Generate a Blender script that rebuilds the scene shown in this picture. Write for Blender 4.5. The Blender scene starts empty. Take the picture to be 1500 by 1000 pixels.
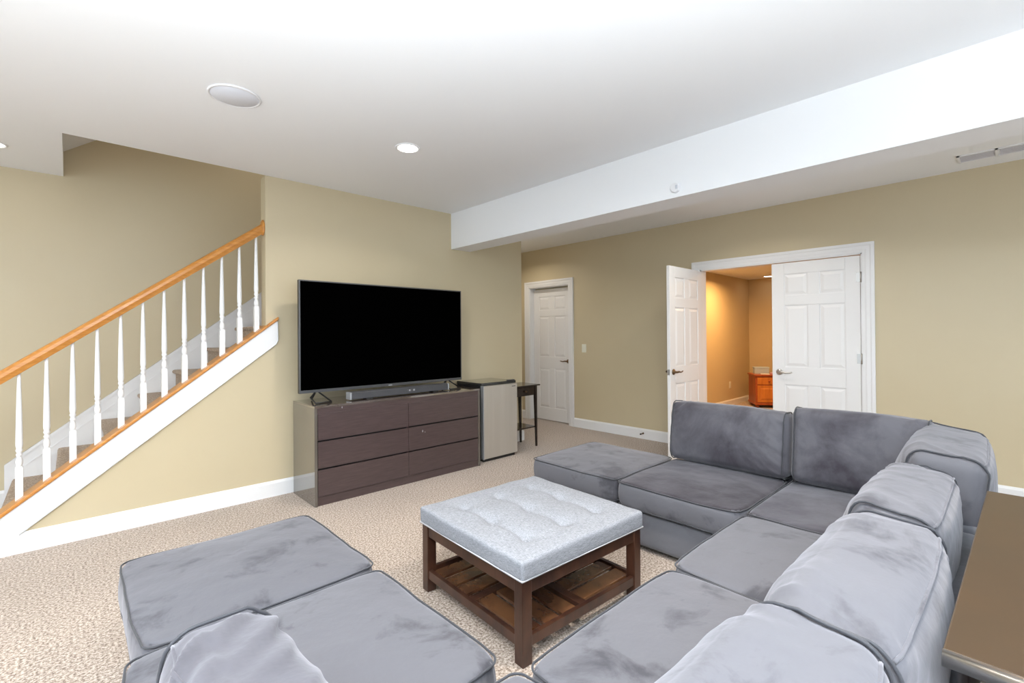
import bpy, math, random
from mathutils import Vector, Matrix, noise
random.seed(4)
PI = math.pi
scn = bpy.context.scene
COL = scn.collection

# ---------------------------------------------------------------- camera, world, light, exposure
F_PX, YAW, PITCH, ROLL, CAM_H, CY = 688.8, 46.67, 0.258, -0.44, 1.329, 486.45
cam = bpy.data.cameras.new('camera')
cam.sensor_width = 36.0
cam.lens = F_PX / 1500 * 36
cam.shift_y = -(500 - CY) / 1500
cam.clip_start = 0.05
camo = bpy.data.objects.new('camera', cam)
COL.objects.link(camo)
cy_, sy_ = math.cos(math.radians(YAW)), math.sin(math.radians(YAW))
cp_, sp_ = math.cos(math.radians(PITCH)), math.sin(math.radians(PITCH))
Fv = Vector((cy_ * cp_, sy_ * cp_, sp_))
Rv = Vector((sy_, -cy_, 0))
Uv = Rv.cross(Fv)
cr_, sr_ = math.cos(math.radians(ROLL)), math.sin(math.radians(ROLL))
R2, U2 = Rv * cr_ + Uv * sr_, -Rv * sr_ + Uv * cr_
camo.matrix_world = Matrix(((R2.x, U2.x, -Fv.x, 0), (R2.y, U2.y, -Fv.y, 0), (R2.z, U2.z, -Fv.z, CAM_H), (0, 0, 0, 1)))
scn.camera = camo

world = bpy.data.worlds.new('daylight')
scn.world = world
world.use_nodes = True
wb = world.node_tree.nodes['Background']
wb.inputs[0].default_value = (0.80, 0.905, 1.0, 1)
wb.inputs[1].default_value = 1.08

vs = scn.view_settings
vs.view_transform = 'Standard'
vs.look = 'None'
vs.exposure = 0.96
vs.gamma = 1
vs.use_curve_mapping = False

def area_light(name, loc, size, power, color, rot=(0, 0, 0), spread=180, shape='DISK', size_y=None):
    l = bpy.data.lights.new(name, 'AREA')
    l.shape = shape
    l.size = size
    if size_y: l.size_y = size_y
    l.energy = power
    l.color = color
    l.spread = math.radians(spread)
    o = bpy.data.objects.new(name, l)
    o.location = loc
    o.rotation_euler = rot
    COL.objects.link(o)
    return o

WARM = (1.0, 0.92, 0.82)
ORANGE = (1.0, 0.58, 0.25)
# recessed lamps of the room: the one in view and the others of its grid, behind and beside the camera
for (x, y, pw) in [(1.758, 2.93, 7), (-1.2, 2.93, 9), (1.758, 0.6, 16), (-0.6, 0.3, 16), (4.2, 1.7, 6), (4.6, 4.9, 3.5)]:
    area_light('downlight_lamp', (x, y, 2.60), 0.12, pw, WARM, spread=150)
area_light('far_room_lamp', (8.0, 2.9, 2.32), 0.15, 21, ORANGE, spread=165)
area_light('far_room_lamp', (6.5, 1.5, 2.32), 0.15, 17, ORANGE, spread=165)
area_light('stairwell_lamp', (1.6, 4.6, 3.6), 0.3, 2, (1.0, 0.93, 0.82))
# added upward fill light, unseen behind the camera, to brighten the ceiling
area_light('ceiling_fill', (-0.9, -0.6, 0.9), 1.2, 240, (0.84, 0.925, 1.0), rot=(PI, 0, 0), spread=140)

# ---------------------------------------------------------------- helpers
def tag(o, label=None, cat=None, group=None, kind=None):
    if label: o['label'] = label
    if cat: o['category'] = cat
    if group: o['group'] = group
    if kind: o['kind'] = kind
    return o

def empty(name, loc=(0, 0, 0), rz=0, **kw):
    o = bpy.data.objects.new(name, None)
    o.empty_display_size = 0.05
    COL.objects.link(o)
    o.location = loc
    o.rotation_euler.z = rz
    tag(o, **kw)
    return o

class MB:
    def __init__(s):
        s.v, s.f, s.sm = [], [], []
    def add(s, vs_, fs, smooth=False):
        b = len(s.v)
        s.v += [tuple(p) for p in vs_]
        s.f += [tuple(b + i for i in f) for f in fs]
        s.sm += [smooth] * len(fs)
        return s
    def box(s, x0, x1, y0, y1, z0, z1, M=None):
        P = [Vector((x, y, z)) for z in (z0, z1) for y in (y0, y1) for x in (x0, x1)]
        if M: P = [M @ p for p in P]
        return s.add(P, [(0, 2, 3, 1), (4, 5, 7, 6), (0, 1, 5, 4), (2, 6, 7, 3), (0, 4, 6, 2), (1, 3, 7, 5)])
    def frustum(s, x0, x1, z0, z1, y0, y1, inset):
        # panel lying in the XZ plane, wide at y0 and narrower at y1
        a = [(x0, y0, z0), (x1, y0, z0), (x1, y0, z1), (x0, y0, z1)]
        i = inset
        b = [(x0 + i, y1, z0 + i), (x1 - i, y1, z0 + i), (x1 - i, y1, z1 - i), (x0 + i, y1, z1 - i)]
        s.add(a + b, [(0, 1, 2, 3), (7, 6, 5, 4), (0, 4, 5, 1), (1, 5, 6, 2), (2, 6, 7, 3), (3, 7, 4, 0)])
        return s
    def prism(s, pts, axis, a, b):
        # polygon pts (2d) extruded along axis from a to b
        n = len(pts)
        def P(p, t):
            return {'x': (t, p[0], p[1]), 'y': (p[0], t, p[1]), 'z': (p[0], p[1], t)}[axis]
        V = [P(p, a) for p in pts] + [P(p, b) for p in pts]
        F = [tuple(range(n)), tuple(range(2 * n - 1, n - 1, -1))]
        F += [(i, i + n, (i + 1) % n + n, (i + 1) % n) for i in range(n)]
        return s.add(V, F)
    def tube(s, pts, r, n=8, closed=False, smooth=True):
        pts = [Vector(p) for p in pts]
        m = len(pts)
        rr = r if isinstance(r, (list, tuple)) else [r] * m
        ref = None
        V = []
        for i, p in enumerate(pts):
            if closed: t = pts[(i + 1) % m] - pts[i - 1]
            else: t = pts[min(i + 1, m - 1)] - pts[max(i - 1, 0)]
            t = t.normalized() if t.length > 1e-9 else Vector((0, 0, 1))
            if ref is None:
                ref = t.orthogonal().normalized()
            else:
                ref = (ref - t * ref.dot(t))
                ref = ref.normalized() if ref.length > 1e-6 else t.orthogonal().normalized()
            b = t.cross(ref)
            for k in range(n):
                a = 2 * PI * k / n
                V.append(p + (ref * math.cos(a) + b * math.sin(a)) * rr[i])
        F = []
        for i in range(m if closed else m - 1):
            j = (i + 1) % m
            for k in range(n):
                k2 = (k + 1) % n
                F.append((i * n + k, i * n + k2, j * n + k2, j * n + k))
        if not closed:
            F.append(tuple(range(n - 1, -1, -1)))
            F.append(tuple((m - 1) * n + k for k in range(n)))
        return s.add(V, F, smooth)
    def lathe(s, prof, c=(0, 0, 0), n=20, axis='z', smooth=True):
        V = []
        for (r, h) in prof:
            for k in range(n):
                a = 2 * PI * k / n
                x, y = r * math.cos(a), r * math.sin(a)
                p = {'z': (x, y, h), 'x': (h, x, y), 'y': (y, h, x)}[axis]
                V.append((p[0] + c[0], p[1] + c[1], p[2] + c[2]))
        m = len(prof)
        F = [(i * n + k, i * n + (k + 1) % n, (i + 1) * n + (k + 1) % n, (i + 1) * n + k) for i in range(m - 1) for k in range(n)]
        F.append(tuple(range(n - 1, -1, -1)))
        F.append(tuple((m - 1) * n + k for k in range(n)))
        return s.add(V, F, smooth)
    def build(s, name, mat, parent=None, bevel=0, loc=None, rz=None, **kw):
        me = bpy.data.meshes.new(name)
        me.from_pydata(s.v, [], s.f)
        me.polygons.foreach_set('use_smooth', s.sm)
        me.update()
        me.materials.append(mat)
        o = bpy.data.objects.new(name, me)
        COL.objects.link(o)
        if parent: o.parent = parent
        if loc: o.location = loc
        if rz is not None: o.rotation_euler.z = rz
        if bevel:
            b = o.modifiers.new('bevel', 'BEVEL')
            b.width = bevel
            b.segments = 2
            b.limit_method = 'ANGLE'
        tag(o, **kw)
        return o

def copy_tree(o, parent=None):
    c = o.copy()
    COL.objects.link(c)
    c.parent = parent
    for ch in [x for x in bpy.data.objects if x.parent == o]:
        copy_tree(ch, c)
    return c

# ---------------------------------------------------------------- materials
def mat(name, color, rough=0.5, metal=0.0, sheen=0.0, bump=None, vary=None, coat=0.0, emit=None, spec=0.5, sheen_tint=None):
    """bump=(scale, strength, distance); vary=(scale, color2, contrast lo, hi, stretch)"""
    m = bpy.data.materials.new(name)
    m.use_nodes = True
    nt = m.node_tree
    N, L = nt.nodes, nt.links
    b = N['Principled BSDF']
    b.inputs['Base Color'].default_value = (*color, 1)
    b.inputs['Roughness'].default_value = rough
    b.inputs['Metallic'].default_value = metal
    b.inputs['Sheen Weight'].default_value = sheen
    b.inputs['Coat Weight'].default_value = coat
    b.inputs['Specular IOR Level'].default_value = spec
    if sheen_tint: b.inputs['Sheen Tint'].default_value = (*sheen_tint, 1)
    if emit:
        b.inputs['Emission Color'].default_value = (*emit[0], 1)
        b.inputs['Emission Strength'].default_value = emit[1]
    if bump or vary:
        tc = N.new('ShaderNodeTexCoord')
    if vary:
        sc, c2, lo, hi, st = vary
        mp = N.new('ShaderNodeMapping')
        mp.inputs['Scale'].default_value = st
        L.new(tc.outputs['Object'], mp.inputs[0])
        nz = N.new('ShaderNodeTexNoise')
        nz.inputs['Scale'].default_value = sc
        nz.inputs['Detail'].default_value = 6
        nz.inputs['Roughness'].default_value = 0.6
        L.new(mp.outputs[0], nz.inputs['Vector'])
        rp = N.new('ShaderNodeValToRGB')
        rp.color_ramp.elements[0].position = lo
        rp.color_ramp.elements[1].position = hi
        rp.color_ramp.elements[0].color = (*c2, 1)
        rp.color_ramp.elements[1].color = (*color, 1)
        L.new(nz.outputs[0], rp.inputs[0])
        L.new(rp.outputs[0], b.inputs['Base Color'])
    if bump:
        nb = N.new('ShaderNodeTexNoise')
        nb.inputs['Scale'].default_value = bump[0]
        nb.inputs['Detail'].default_value = 3
        L.new(tc.outputs['Object'], nb.inputs['Vector'])
        bp = N.new('ShaderNodeBump')
        bp.inputs['Strength'].default_value = bump[1]
        bp.inputs['Distance'].default_value = bump[2]
        L.new(nb.outputs[0], bp.inputs['Height'])
        L.new(bp.outputs[0], b.inputs['Normal'])
    return m

ONE = (1, 1, 1)
M = {}
M['paint'] = mat('wall_paint', (0.585, 0.50, 0.335), 0.45, bump=(240, 0.08, 0.002), vary=(0.9, (0.565, 0.475, 0.31), .3, .7, ONE))
M['paint_far'] = mat('far_room_paint', (0.62, 0.50, 0.30), 0.6, bump=(240, 0.08, 0.002))
M['ceiling'] = mat('ceiling_paint', (0.85, 0.86, 0.87), 0.75, bump=(200, 0.06, 0.002))
M['white'] = mat('white_trim_paint', (0.80, 0.80, 0.80), 0.35)
M['door'] = mat('white_door_paint', (0.78, 0.77, 0.76), 0.38)
M['carpet'] = None
M['oak'] = mat('honey_oak', (0.62, 0.27, 0.055), 0.3, vary=(9, (0.47, 0.18, 0.03), .35, .65, (1, 8, 8)), coat=0.2)
M['espresso'] = mat('dark_brown_veneer', (0.085, 0.058, 0.056), 0.30, vary=(7, (0.058, 0.038, 0.037), .3, .7, (1, 6, 14)))
M['espresso_top'] = mat('dark_brown_glossy_top', (0.11, 0.095, 0.08), 0.10, coat=1.0)
M['walnut'] = mat('dark_walnut_stain', (0.062, 0.025, 0.014), 0.28, vary=(5, (0.026, 0.010, 0.007), .35, .6, (3, 3, 1)), coat=0.15)
M['slat'] = mat('worn_walnut_slat', (0.12, 0.052, 0.022), 0.25, vary=(5, (0.035, 0.012, 0.007), .35, .6, ONE), coat=0.15)
M['lacquer'] = mat('dark_brown_lacquered_top', (0.10, 0.075, 0.06), 0.07, coat=1.0)
M['lacquer'].node_tree.nodes['Principled BSDF'].inputs['IOR'].default_value = 2.3
M['slat_white'] = mat('vent_slat_paint', (0.62, 0.61, 0.65), 0.5)
M['black'] = mat('black_plastic', (0.012, 0.012, 0.012), 0.4)
M['screen'] = mat('black_screen', (0.0004, 0.0004, 0.0004), 0.6, spec=0.0)
M['bezel'] = mat('dark_grey_bezel', (0.11, 0.11, 0.115), 0.35, metal=0.6)
M['grille'] = mat('soundbar_cloth', (0.055, 0.055, 0.06), 0.7, bump=(900, .4, .002))
M['silverplastic'] = mat('silver_end_cap', (0.45, 0.46, 0.48), 0.35, metal=0.5)
M['steel'] = mat('brushed_steel_door', (0.66, 0.63, 0.58), 0.38, metal=0.7, vary=(3, (0.52, .49, .44), .3, .7, (1, 1, .05)))
M['nickel'] = mat('satin_nickel', (0.52, 0.50, 0.47), 0.28, metal=1.0)
M['bronze'] = mat('aged_bronze', (0.16, 0.10, 0.055), 0.3, metal=1.0)
M['darkwood'] = mat('near_black_table', (0.016, 0.009, 0.007), 0.22, coat=0.3)
M['pine'] = mat('orange_pine', (0.62, 0.22, 0.04), 0.35, vary=(3, (0.42, .12, .02), .3, .6, (4, 4, .6)))
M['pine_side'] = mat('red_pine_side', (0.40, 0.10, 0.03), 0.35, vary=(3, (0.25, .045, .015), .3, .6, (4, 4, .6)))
M['desk'] = mat('brown_laminate', (0.060, 0.036, 0.019), 0.30, vary=(2.5, (0.045, 0.030, 0.018), .3, .7, ONE), spec=.35)
M['desk_side'] = mat('brown_panel', (0.17, 0.10, 0.08), 0.45)
M['lamp'] = mat('lamp_lens', (1, 1, 1), 0.4, emit=((1.0, 0.93, 0.80), 9))
M['ivory'] = mat('ivory_plastic', (0.78, 0.77, 0.66), 0.4)
M['whiteplastic'] = mat('white_plastic', (0.80, 0.80, 0.81), 0.5)
M['bluebox'] = mat('pale_blue_card', (0.42, 0.52, 0.62), 0.6)
M['pinkpaper'] = mat('pink_paper', (0.66, 0.42, 0.55), 0.7)
M['paper'] = mat('white_paper', (0.75, 0.72, 0.70), 0.7)
M['grout'] = mat('dark_gap', (0.01, 0.008, 0.008), 0.8)

def carpet_material(name, a, b_, c):
    m = bpy.data.materials.new(name)
    m.use_nodes = True
    nt = m.node_tree; N, L = nt.nodes, nt.links
    p = N['Principled BSDF']
    p.inputs['Roughness'].default_value = 0.95
    p.inputs['Specular IOR Level'].default_value = 0.1
    p.inputs['Sheen Weight'].default_value = 0.2
    tc = N.new('ShaderNodeTexCoord')
    n1 = N.new('ShaderNodeTexNoise'); n1.inputs['Scale'].default_value = 92; n1.inputs['Detail'].default_value = 5; n1.inputs['Roughness'].default_value = .7
    n2 = N.new('ShaderNodeTexNoise'); n2.inputs['Scale'].default_value = 1.6; n2.inputs['Detail'].default_value = 3
    for n in (n1, n2): L.new(tc.outputs['Object'], n.inputs['Vector'])
    r = N.new('ShaderNodeValToRGB')
    r.color_ramp.elements[0].position = .40; r.color_ramp.elements[0].color = (*a, 1)
    r.color_ramp.elements[1].position = .60; r.color_ramp.elements[1].color = (*c, 1)
    e = r.color_ramp.elements.new(.5); e.color = (*b_, 1)
    L.new(n1.outputs[0], r.inputs[0])
    mx = N.new('ShaderNodeMix'); mx.data_type = 'RGBA'; mx.blend_type = 'MULTIPLY'
    mx.inputs[0].default_value = 0.25
    L.new(r.outputs[0], mx.inputs[6]); L.new(n2.outputs[0], mx.inputs[7])
    L.new(mx.outputs[2], p.inputs['Base Color'])
    bp = N.new('ShaderNodeBump'); bp.inputs['Strength'].default_value = 0.5; bp.inputs['Distance'].default_value = 0.003
    L.new(n1.outputs[0], bp.inputs['Height']); L.new(bp.outputs[0], p.inputs['Normal'])
    return m
M['carpet'] = carpet_material('speckled_beige_carpet', (0.20, 0.145, 0.11), (0.47, 0.38, 0.31), (0.72, 0.63, 0.55))
M['stair_carpet'] = carpet_material('tan_stair_carpet', (0.24, 0.16, 0.10), (0.42, 0.30, 0.20), (0.58, 0.45, 0.33))

def velvet_material(name, base, dark, lo, hi, smudge=4.0):
    """grey velvet; the pile is brushed both ways, so patches of it are darker wherever they are"""
    m = bpy.data.materials.new(name)
    m.use_nodes = True
    nt = m.node_tree; N, L = nt.nodes, nt.links
    p = N['Principled BSDF']
    p.inputs['Roughness'].default_value = 0.75
    p.inputs['Specular IOR Level'].default_value = 0.25
    p.inputs['Sheen Weight'].default_value = 0.30
    p.inputs['Sheen Roughness'].default_value = 0.45
    p.inputs['Sheen Tint'].default_value = (0.93, 0.93, 1.0, 1)
    tc = N.new('ShaderNodeTexCoord')
    oi = N.new('ShaderNodeObjectInfo')
    ad = N.new('ShaderNodeVectorMath'); ad.operation = 'ADD'
    sc = N.new('ShaderNodeVectorMath'); sc.operation = 'SCALE'; sc.inputs['Scale'].default_value = 13.0
    cmb = N.new('ShaderNodeCombineXYZ')
    for k in range(3): L.new(oi.outputs['Random'], cmb.inputs[k])
    L.new(cmb.outputs[0], sc.inputs[0])
    L.new(tc.outputs['Object'], ad.inputs[0]); L.new(sc.outputs[0], ad.inputs[1])
    n1 = N.new('ShaderNodeTexNoise'); n1.inputs['Scale'].default_value = smudge
    n1.inputs['Detail'].default_value = 7; n1.inputs['Roughness'].default_value = 0.62; n1.inputs['Distortion'].default_value = 0.5
    L.new(ad.outputs[0], n1.inputs['Vector'])
    r = N.new('ShaderNodeValToRGB')
    r.color_ramp.elements[0].position = lo; r.color_ramp.elements[0].color = (*dark, 1)
    r.color_ramp.elements[1].position = hi; r.color_ramp.elements[1].color = (*base, 1)
    L.new(n1.outputs[0], r.inputs[0])
    L.new(r.outputs[0], p.inputs['Base Color'])
    n2 = N.new('ShaderNodeTexNoise'); n2.inputs['Scale'].default_value = 11; n2.inputs['Detail'].default_value = 4
    L.new(ad.outputs[0], n2.inputs['Vector'])
    bp = N.new('ShaderNodeBump'); bp.inputs['Strength'].default_value = 0.35; bp.inputs['Distance'].default_value = 0.012
    L.new(n2.outputs[0], bp.inputs['Height']); L.new(bp.outputs[0], p.inputs['Normal'])
    return m
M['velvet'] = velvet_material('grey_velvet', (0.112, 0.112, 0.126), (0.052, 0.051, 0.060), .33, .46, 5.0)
M['velvet_dark'] = velvet_material('grey_velvet_nap_shade', (0.075, 0.07, 0.082), (0.022, 0.018, 0.024), .36, .66, 3.0)  # nap's view-angle darkness put into the colour, for the far seat top
M['velvet_mid'] = velvet_material('grey_velvet_half_nap_shade', (0.105, 0.104, 0.120), (0.038, 0.034, 0.044), .34, .60, 3.0)  # weaker nap shade in the colour, for corner seat and far cushions
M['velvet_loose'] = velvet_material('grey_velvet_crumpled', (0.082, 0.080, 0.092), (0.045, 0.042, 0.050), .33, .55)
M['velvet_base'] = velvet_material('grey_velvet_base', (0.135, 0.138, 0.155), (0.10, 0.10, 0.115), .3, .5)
M['piping'] = mat('dark_grey_piping', (0.03, 0.032, 0.04), 0.6, sheen=0.2)

def linen_material():
    m = bpy.data.materials.new('heathered_grey_linen')
    m.use_nodes = True
    nt = m.node_tree; N, L = nt.nodes, nt.links
    p = N['Principled BSDF']
    p.inputs['Roughness'].default_value = 0.9
    p.inputs['Specular IOR Level'].default_value = 0.15
    tc = N.new('ShaderNodeTexCoord')
    outs = []
    for st in ((60, 500, 500), (500, 60, 500)):
        mp = N.new('ShaderNodeMapping'); mp.inputs['Scale'].default_value = st
        L.new(tc.outputs['Object'], mp.inputs[0])
        n = N.new('ShaderNodeTexNoise'); n.inputs['Scale'].default_value = 1.0; n.inputs['Detail'].default_value = 2
        L.new(mp.outputs[0], n.inputs['Vector']); outs.append(n.outputs[0])
    a = N.new('ShaderNodeMath'); a.operation = 'ADD'
    L.new(outs[0], a.inputs[0]); L.new(outs[1], a.inputs[1])
    h = N.new('ShaderNodeMath'); h.operation = 'MULTIPLY'; h.inputs[1].default_value = 0.5
    L.new(a.outputs[0], h.inputs[0])
    r = N.new('ShaderNodeValToRGB')
    r.color_ramp.elements[0].position = .36; r.color_ramp.elements[0].color = (0.17, 0.18, 0.20, 1)
    r.color_ramp.elements[1].position = .62; r.color_ramp.elements[1].color = (0.35, 0.36, 0.39, 1)
    L.new(h.outputs[0], r.inputs[0]); L.new(r.outputs[0], p.inputs['Base Color'])
    bp = N.new('ShaderNodeBump'); bp.inputs['Strength'].default_value = 0.4; bp.inputs['Distance'].default_value = 0.002
    L.new(h.outputs[0], bp.inputs['Height']); L.new(bp.outputs[0], p.inputs['Normal'])
    return m
M['linen'] = linen_material()

# ---------------------------------------------------------------- room shell
ZC, ZC2, ZB = 2.66, 2.63, 2.271        # main ceiling, ceiling beyond the beam, beam underside
YT, XD = 4.22, 5.28                    # TV wall face, door wall face
YB = 5.35                              # wall behind the stairs
XC = 4.15                              # right end of the TV wall
XW = 1.187                             # left end of the full-height TV wall
ST = dict(kind='structure')
MB().box(-3.6, 10.2, -3.2, 5.6, -0.15, 0).build('floor', M['carpet'], **ST)
c = MB()
c.box(-3.6, 3.07, -3.2, YT, ZC, ZC + .25)
c.box(-3.6, -0.027, YT, YB, ZC, ZC + .25)
c.box(3.07, 3.332, -3.2, YT, ZC, ZC + .25)
c.build('ceiling', M['ceiling'], **ST)
c = MB()
c.box(3.332, XD + .14, -3.2, YT, ZC2, ZC2 + .28).box(XC - .1, XD + .14, YT, 5.6, ZC2, ZC2 + .28)
c.build('ceiling', M['ceiling'], **ST)
MB().box(3.07, 3.332, -3.2, YT, ZB, ZC).build('trim_1', M['ceiling'], label='white boxed ceiling beam crossing the room', **ST)

SL = 0.775
def zcap(x): return 0.265 + SL * (x + .305)       # top of the oak cap on the stair wall
XS0 = -0.64
# TV wall with the raked knee wall in one piece
pts = [(XS0, 0), (XC, 0), (XC, ZC2), (3.332, ZC2), (3.332, ZC), (XW, ZC), (XW, zcap(XW) - .03), (XS0, max(zcap(XS0) - .03, 0.005))]
MB().prism([(x, z) for x, z in pts], 'y', YT, YT + .12).build('wall_left', M['paint'], **ST)
# wall behind the stairs
MB().box(-3.6, XC - .1, YB, YB + .12, 0, 5.2).build('wall_back', M['paint'], **ST)
MB().box(XC - .12, XC - .0, YT + .12, YB + .12, 0, 5.2).build('wall_stairwell_end', M['paint'], **ST)
MB().box(-0.027, XC, YT, YT + .12, ZC + .25, 5.2).build('wall_stairwell_front', M['paint'], **ST)
MB().box(-0.15, -0.027, YT, YB, ZC + .25, 5.2).build('wall_stairwell_left', M['paint'], **ST)
# raking ceiling of the upper stairwell
p0, p1 = (-0.10, 2.81), (4.1, 2.81 + .74 * 4.2)
MB().prism([p0, p1, (p1[0], p1[1] + .1), (p0[0], p0[1] + .1)], 'y', YT + .0, YB).build('ceiling_stairwell', M['ceiling'], **ST)

# door wall with two openings (single door, double door)
YA0, YA1 = 0.926, 2.44                # double opening
YD0, YD1 = 4.396, 5.19                # single opening
DZ = 2.05
w = MB()
w.box(XD, XD + .12, -3.2, YA0, 0, ZC2)
w.box(XD, XD + .12, YA0, YA1, DZ, ZC2)
w.box(XD, XD + .12, YA1, YD0, 0, ZC2)
w.box(XD, XD + .12, YD0, YD1, DZ, ZC2)
w.box(XD, XD + .12, YD1, 5.6, 0, ZC2)
w.build('wall_right', M['paint'], **ST)
MB().box(XC, XD, 5.48, 5.6, 0, ZC2).build('wall_hall_end', M['paint'], **ST)
MB().box(XD + .25, XD + .3, YD0 - .1, 5.6, 0, ZC2).build('wall_behind_door', M['paint'], **ST)
# far room
MB().box(XD + .12, 9.9, 3.55, 3.67, 0, 2.5).build('wall_far_room_left', M['paint_far'], **ST)
MB().box(9.8, 9.92, -1.2, 3.55, 0, 2.5).build('wall_far_room_back', M['paint_far'], **ST)
MB().box(XD + .12, 9.9, -1.3, -1.2, 0, 2.5).build('wall_far_room_right', M['paint_far'], **ST)
MB().box(XD + .12, 9.92, -1.3, 3.67, 2.37, 2.5).build('ceiling_far_room', M['ceiling'], **ST)

def profile_board(name, pts, axis, a, b, m=None, **kw):
    return MB().prism(pts, axis, a, b).build(name, m or M['white'], **ST, **kw)
def base_profile(s, h=.128):
    # s: direction the board stands proud of its plane (offset list)
    return [(0, 0), (.016 * s, 0), (.016 * s, h - .02), (.010 * s, h - .008), (.006 * s, h), (0, h)]
# baseboards
profile_board('baseboard_left', [(YT + a, z) for a, z in base_profile(-1)], 'x', -0.225, XC + .0)
profile_board('baseboard_left_end', [(XC + a, z) for a, z in base_profile(1)], 'y', YT - .016, YT + .12)
profile_board('baseboard_back', [(YB + a, z) for a, z in base_profile(-1, .155)], 'x', -3.6, -0.363)
for (a, b) in ((-3.2, YA0 - .093), (YA1 + .093, YD0 - .093), (YD1 + .093, 5.48)):
    profile_board('baseboard_right', [(XD + q, z) for q, z in base_profile(-1)], 'y', a, b)
profile_board('baseboard_far_room', [(3.55 + q, z) for q, z in base_profile(-1, .10)], 'x', XD + .12, 9.8)
profile_board('baseboard_far_room_back', [(9.8 + q, z) for q, z in base_profile(-1, .10)], 'y', -1.2, 3.55)

# door casings: moulded strips round the openings
def casing(n, y0, y1, top):
    e = empty('trim_%d' % n, (XD, y0, 0), kind='structure')
    W = .092
    prof = [(0, 0), (.012, 0), (.013, .02), (.017, .032), (.017, .06), (.022, .068), (.022, W), (0, W)]   # depth, distance from opening
    # left / right jamb strips and head, in local coords (x = towards room negative, y along wall)
    def strip(P):
        mb = MB()
        n_ = len(prof)
        V = [tuple(P(d, s, 0)) for d, s in prof] + [tuple(P(d, s, 1)) for d, s in prof]
        F = [tuple(range(n_)), tuple(range(2 * n_ - 1, n_ - 1, -1))] + [(i, (i + 1) % n_, (i + 1) % n_ + n_, i + n_) for i in range(n_)]
        return mb.add(V, F)
    wd = y1 - y0
    strip(lambda d, s, t: (-d, -s, t * (top + s))).build('casing_side', M['white'], e)
    strip(lambda d, s, t: (-d, wd + s, t * (top + s))).build('casing_side', M['white'], e)
    strip(lambda d, s, t: (-d, -s + t * (wd + 2 * s), top + s)).build('casing_head', M['white'], e)
    # jamb lining
    j = MB()
    j.box(-.001, .121, -.001, .012, 0, top).box(-.001, .121, wd - .012, wd + .001, 0, top).box(-.001, .121, 0, wd, top - .012, top + .001)
    j.build('jamb', M['white'], e)
    return e
casing(2, YA0, YA1, DZ)
casing(3, YD0, YD1, DZ)

# six-panel doors; local x along the width from the hinge, y thickness (front face at -y), z up
def six_panel_door(name, loc, rz, width, height, lever_mat, label, hinge_mat=None, lever_side=1, both=True, hinge_y=-.02, flip=1):
    e = empty(name, loc, rz, kind='structure', label=label)
    T = .035
    slab = MB().box(.004, width - .004, -T / 2 + .008, T / 2 - .008, 0.016, height - .004)
    slab.build('door_core', M['door'], e)
    st, mid = .115, .10
    pw = (width - 2 * st - mid) / 2
    rows = [(.20, .80), (.98, 1.60), (1.70, height - .115)]
    f = MB()
    f.box(0, st, -T / 2, T / 2, .012, height)
    f.box(width - st, width, -T / 2, T / 2, .012, height)
    zs = [.012] + [q for r_ in rows for q in r_] + [height]
    for i in range(0, len(zs), 2):
        f.box(st, width - st, -T / 2, T / 2, zs[i], zs[i + 1])
    for (a, b) in rows:
        f.box(st + pw, st + pw + mid, -T / 2, T / 2, a, b)
    f.build('stiles_and_rails', M['door'], e, bevel=.003)
    for sgn in (-1, 1):
        for (a, b) in rows:
            for k in (0, 1):
                x0 = st + k * (pw + mid)
                MB().frustum(x0 + .012, x0 + pw - .012, a + .012, b - .012, sgn * (T / 2 - .008), sgn * (T / 2 - .001), .026).build('panel', M['door'], e)
    # lever sets
    lx, lz = width - .065, .925
    for sgn in ((-1, 1) if both else (-1,)):
        y = sgn * T / 2
        h = MB()
        h.lathe([(.031, 0), (.031, sgn * .006), (.026, sgn * .011), (.012, sgn * .013), (.011, sgn * .045), (.004, sgn * .05)], (lx, y, lz), 20, 'y')
        h.tube([(lx, y + sgn * .042, lz), (lx - .03, y + sgn * .047, lz + .003), (lx - .07, y + sgn * .045, lz - .004), (lx - .105, y + sgn * .042, lz - .001), (lx - .125, y + sgn * .040, lz + .006)],
               [.011, .010, .008, .007, .006], 10)
        h.build('lever_handle', lever_mat, e)
    MB().box(width - .001, width + .002, -.012, .012, lz - .03, lz + .03).build('latch_plate', M['nickel'], e)
    if hinge_mat:
        for hz in (.25, 1.08, 1.83):
            hb = MB()
            hb.tube([(-.006, hinge_y, hz - .048), (-.006, hinge_y, hz + .048)], .0065, 10)
            hb.box(-.006, .028, hinge_y - .001 if hinge_y < 0 else hinge_y - .003, hinge_y + .003 if hinge_y < 0 else hinge_y + .001, hz - .045, hz + .045)
            hb.build('hinge', hinge_mat, e)
    return e

# closed right leaf: hinge at low Y, front face towards the room (-X)
six_panel_door('door_1', (XD + .018, YA0 + .016, 0), PI / 2, .745, 2.03, M['nickel'], 'closed right leaf of the white six-panel double door', M['nickel'], hinge_y=.02)
# with rz = +90 deg local -y points to +X, so the room side is local +y
# open left leaf, swung 90 degrees into the room from its hinge at high Y
six_panel_door('door_2', (XD - .01, YA1 - .012, 0), PI, .755, 2.03, M['bronze'], 'open left leaf of the white six-panel double door', M['nickel'])
# single door in the hall, set at the back of its jamb
six_panel_door('door_3', (XD + .10, YD1 - .014, 0), -PI / 2, .765, 2.02, M['bronze'], 'closed white six-panel door at the end of the hall')

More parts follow.
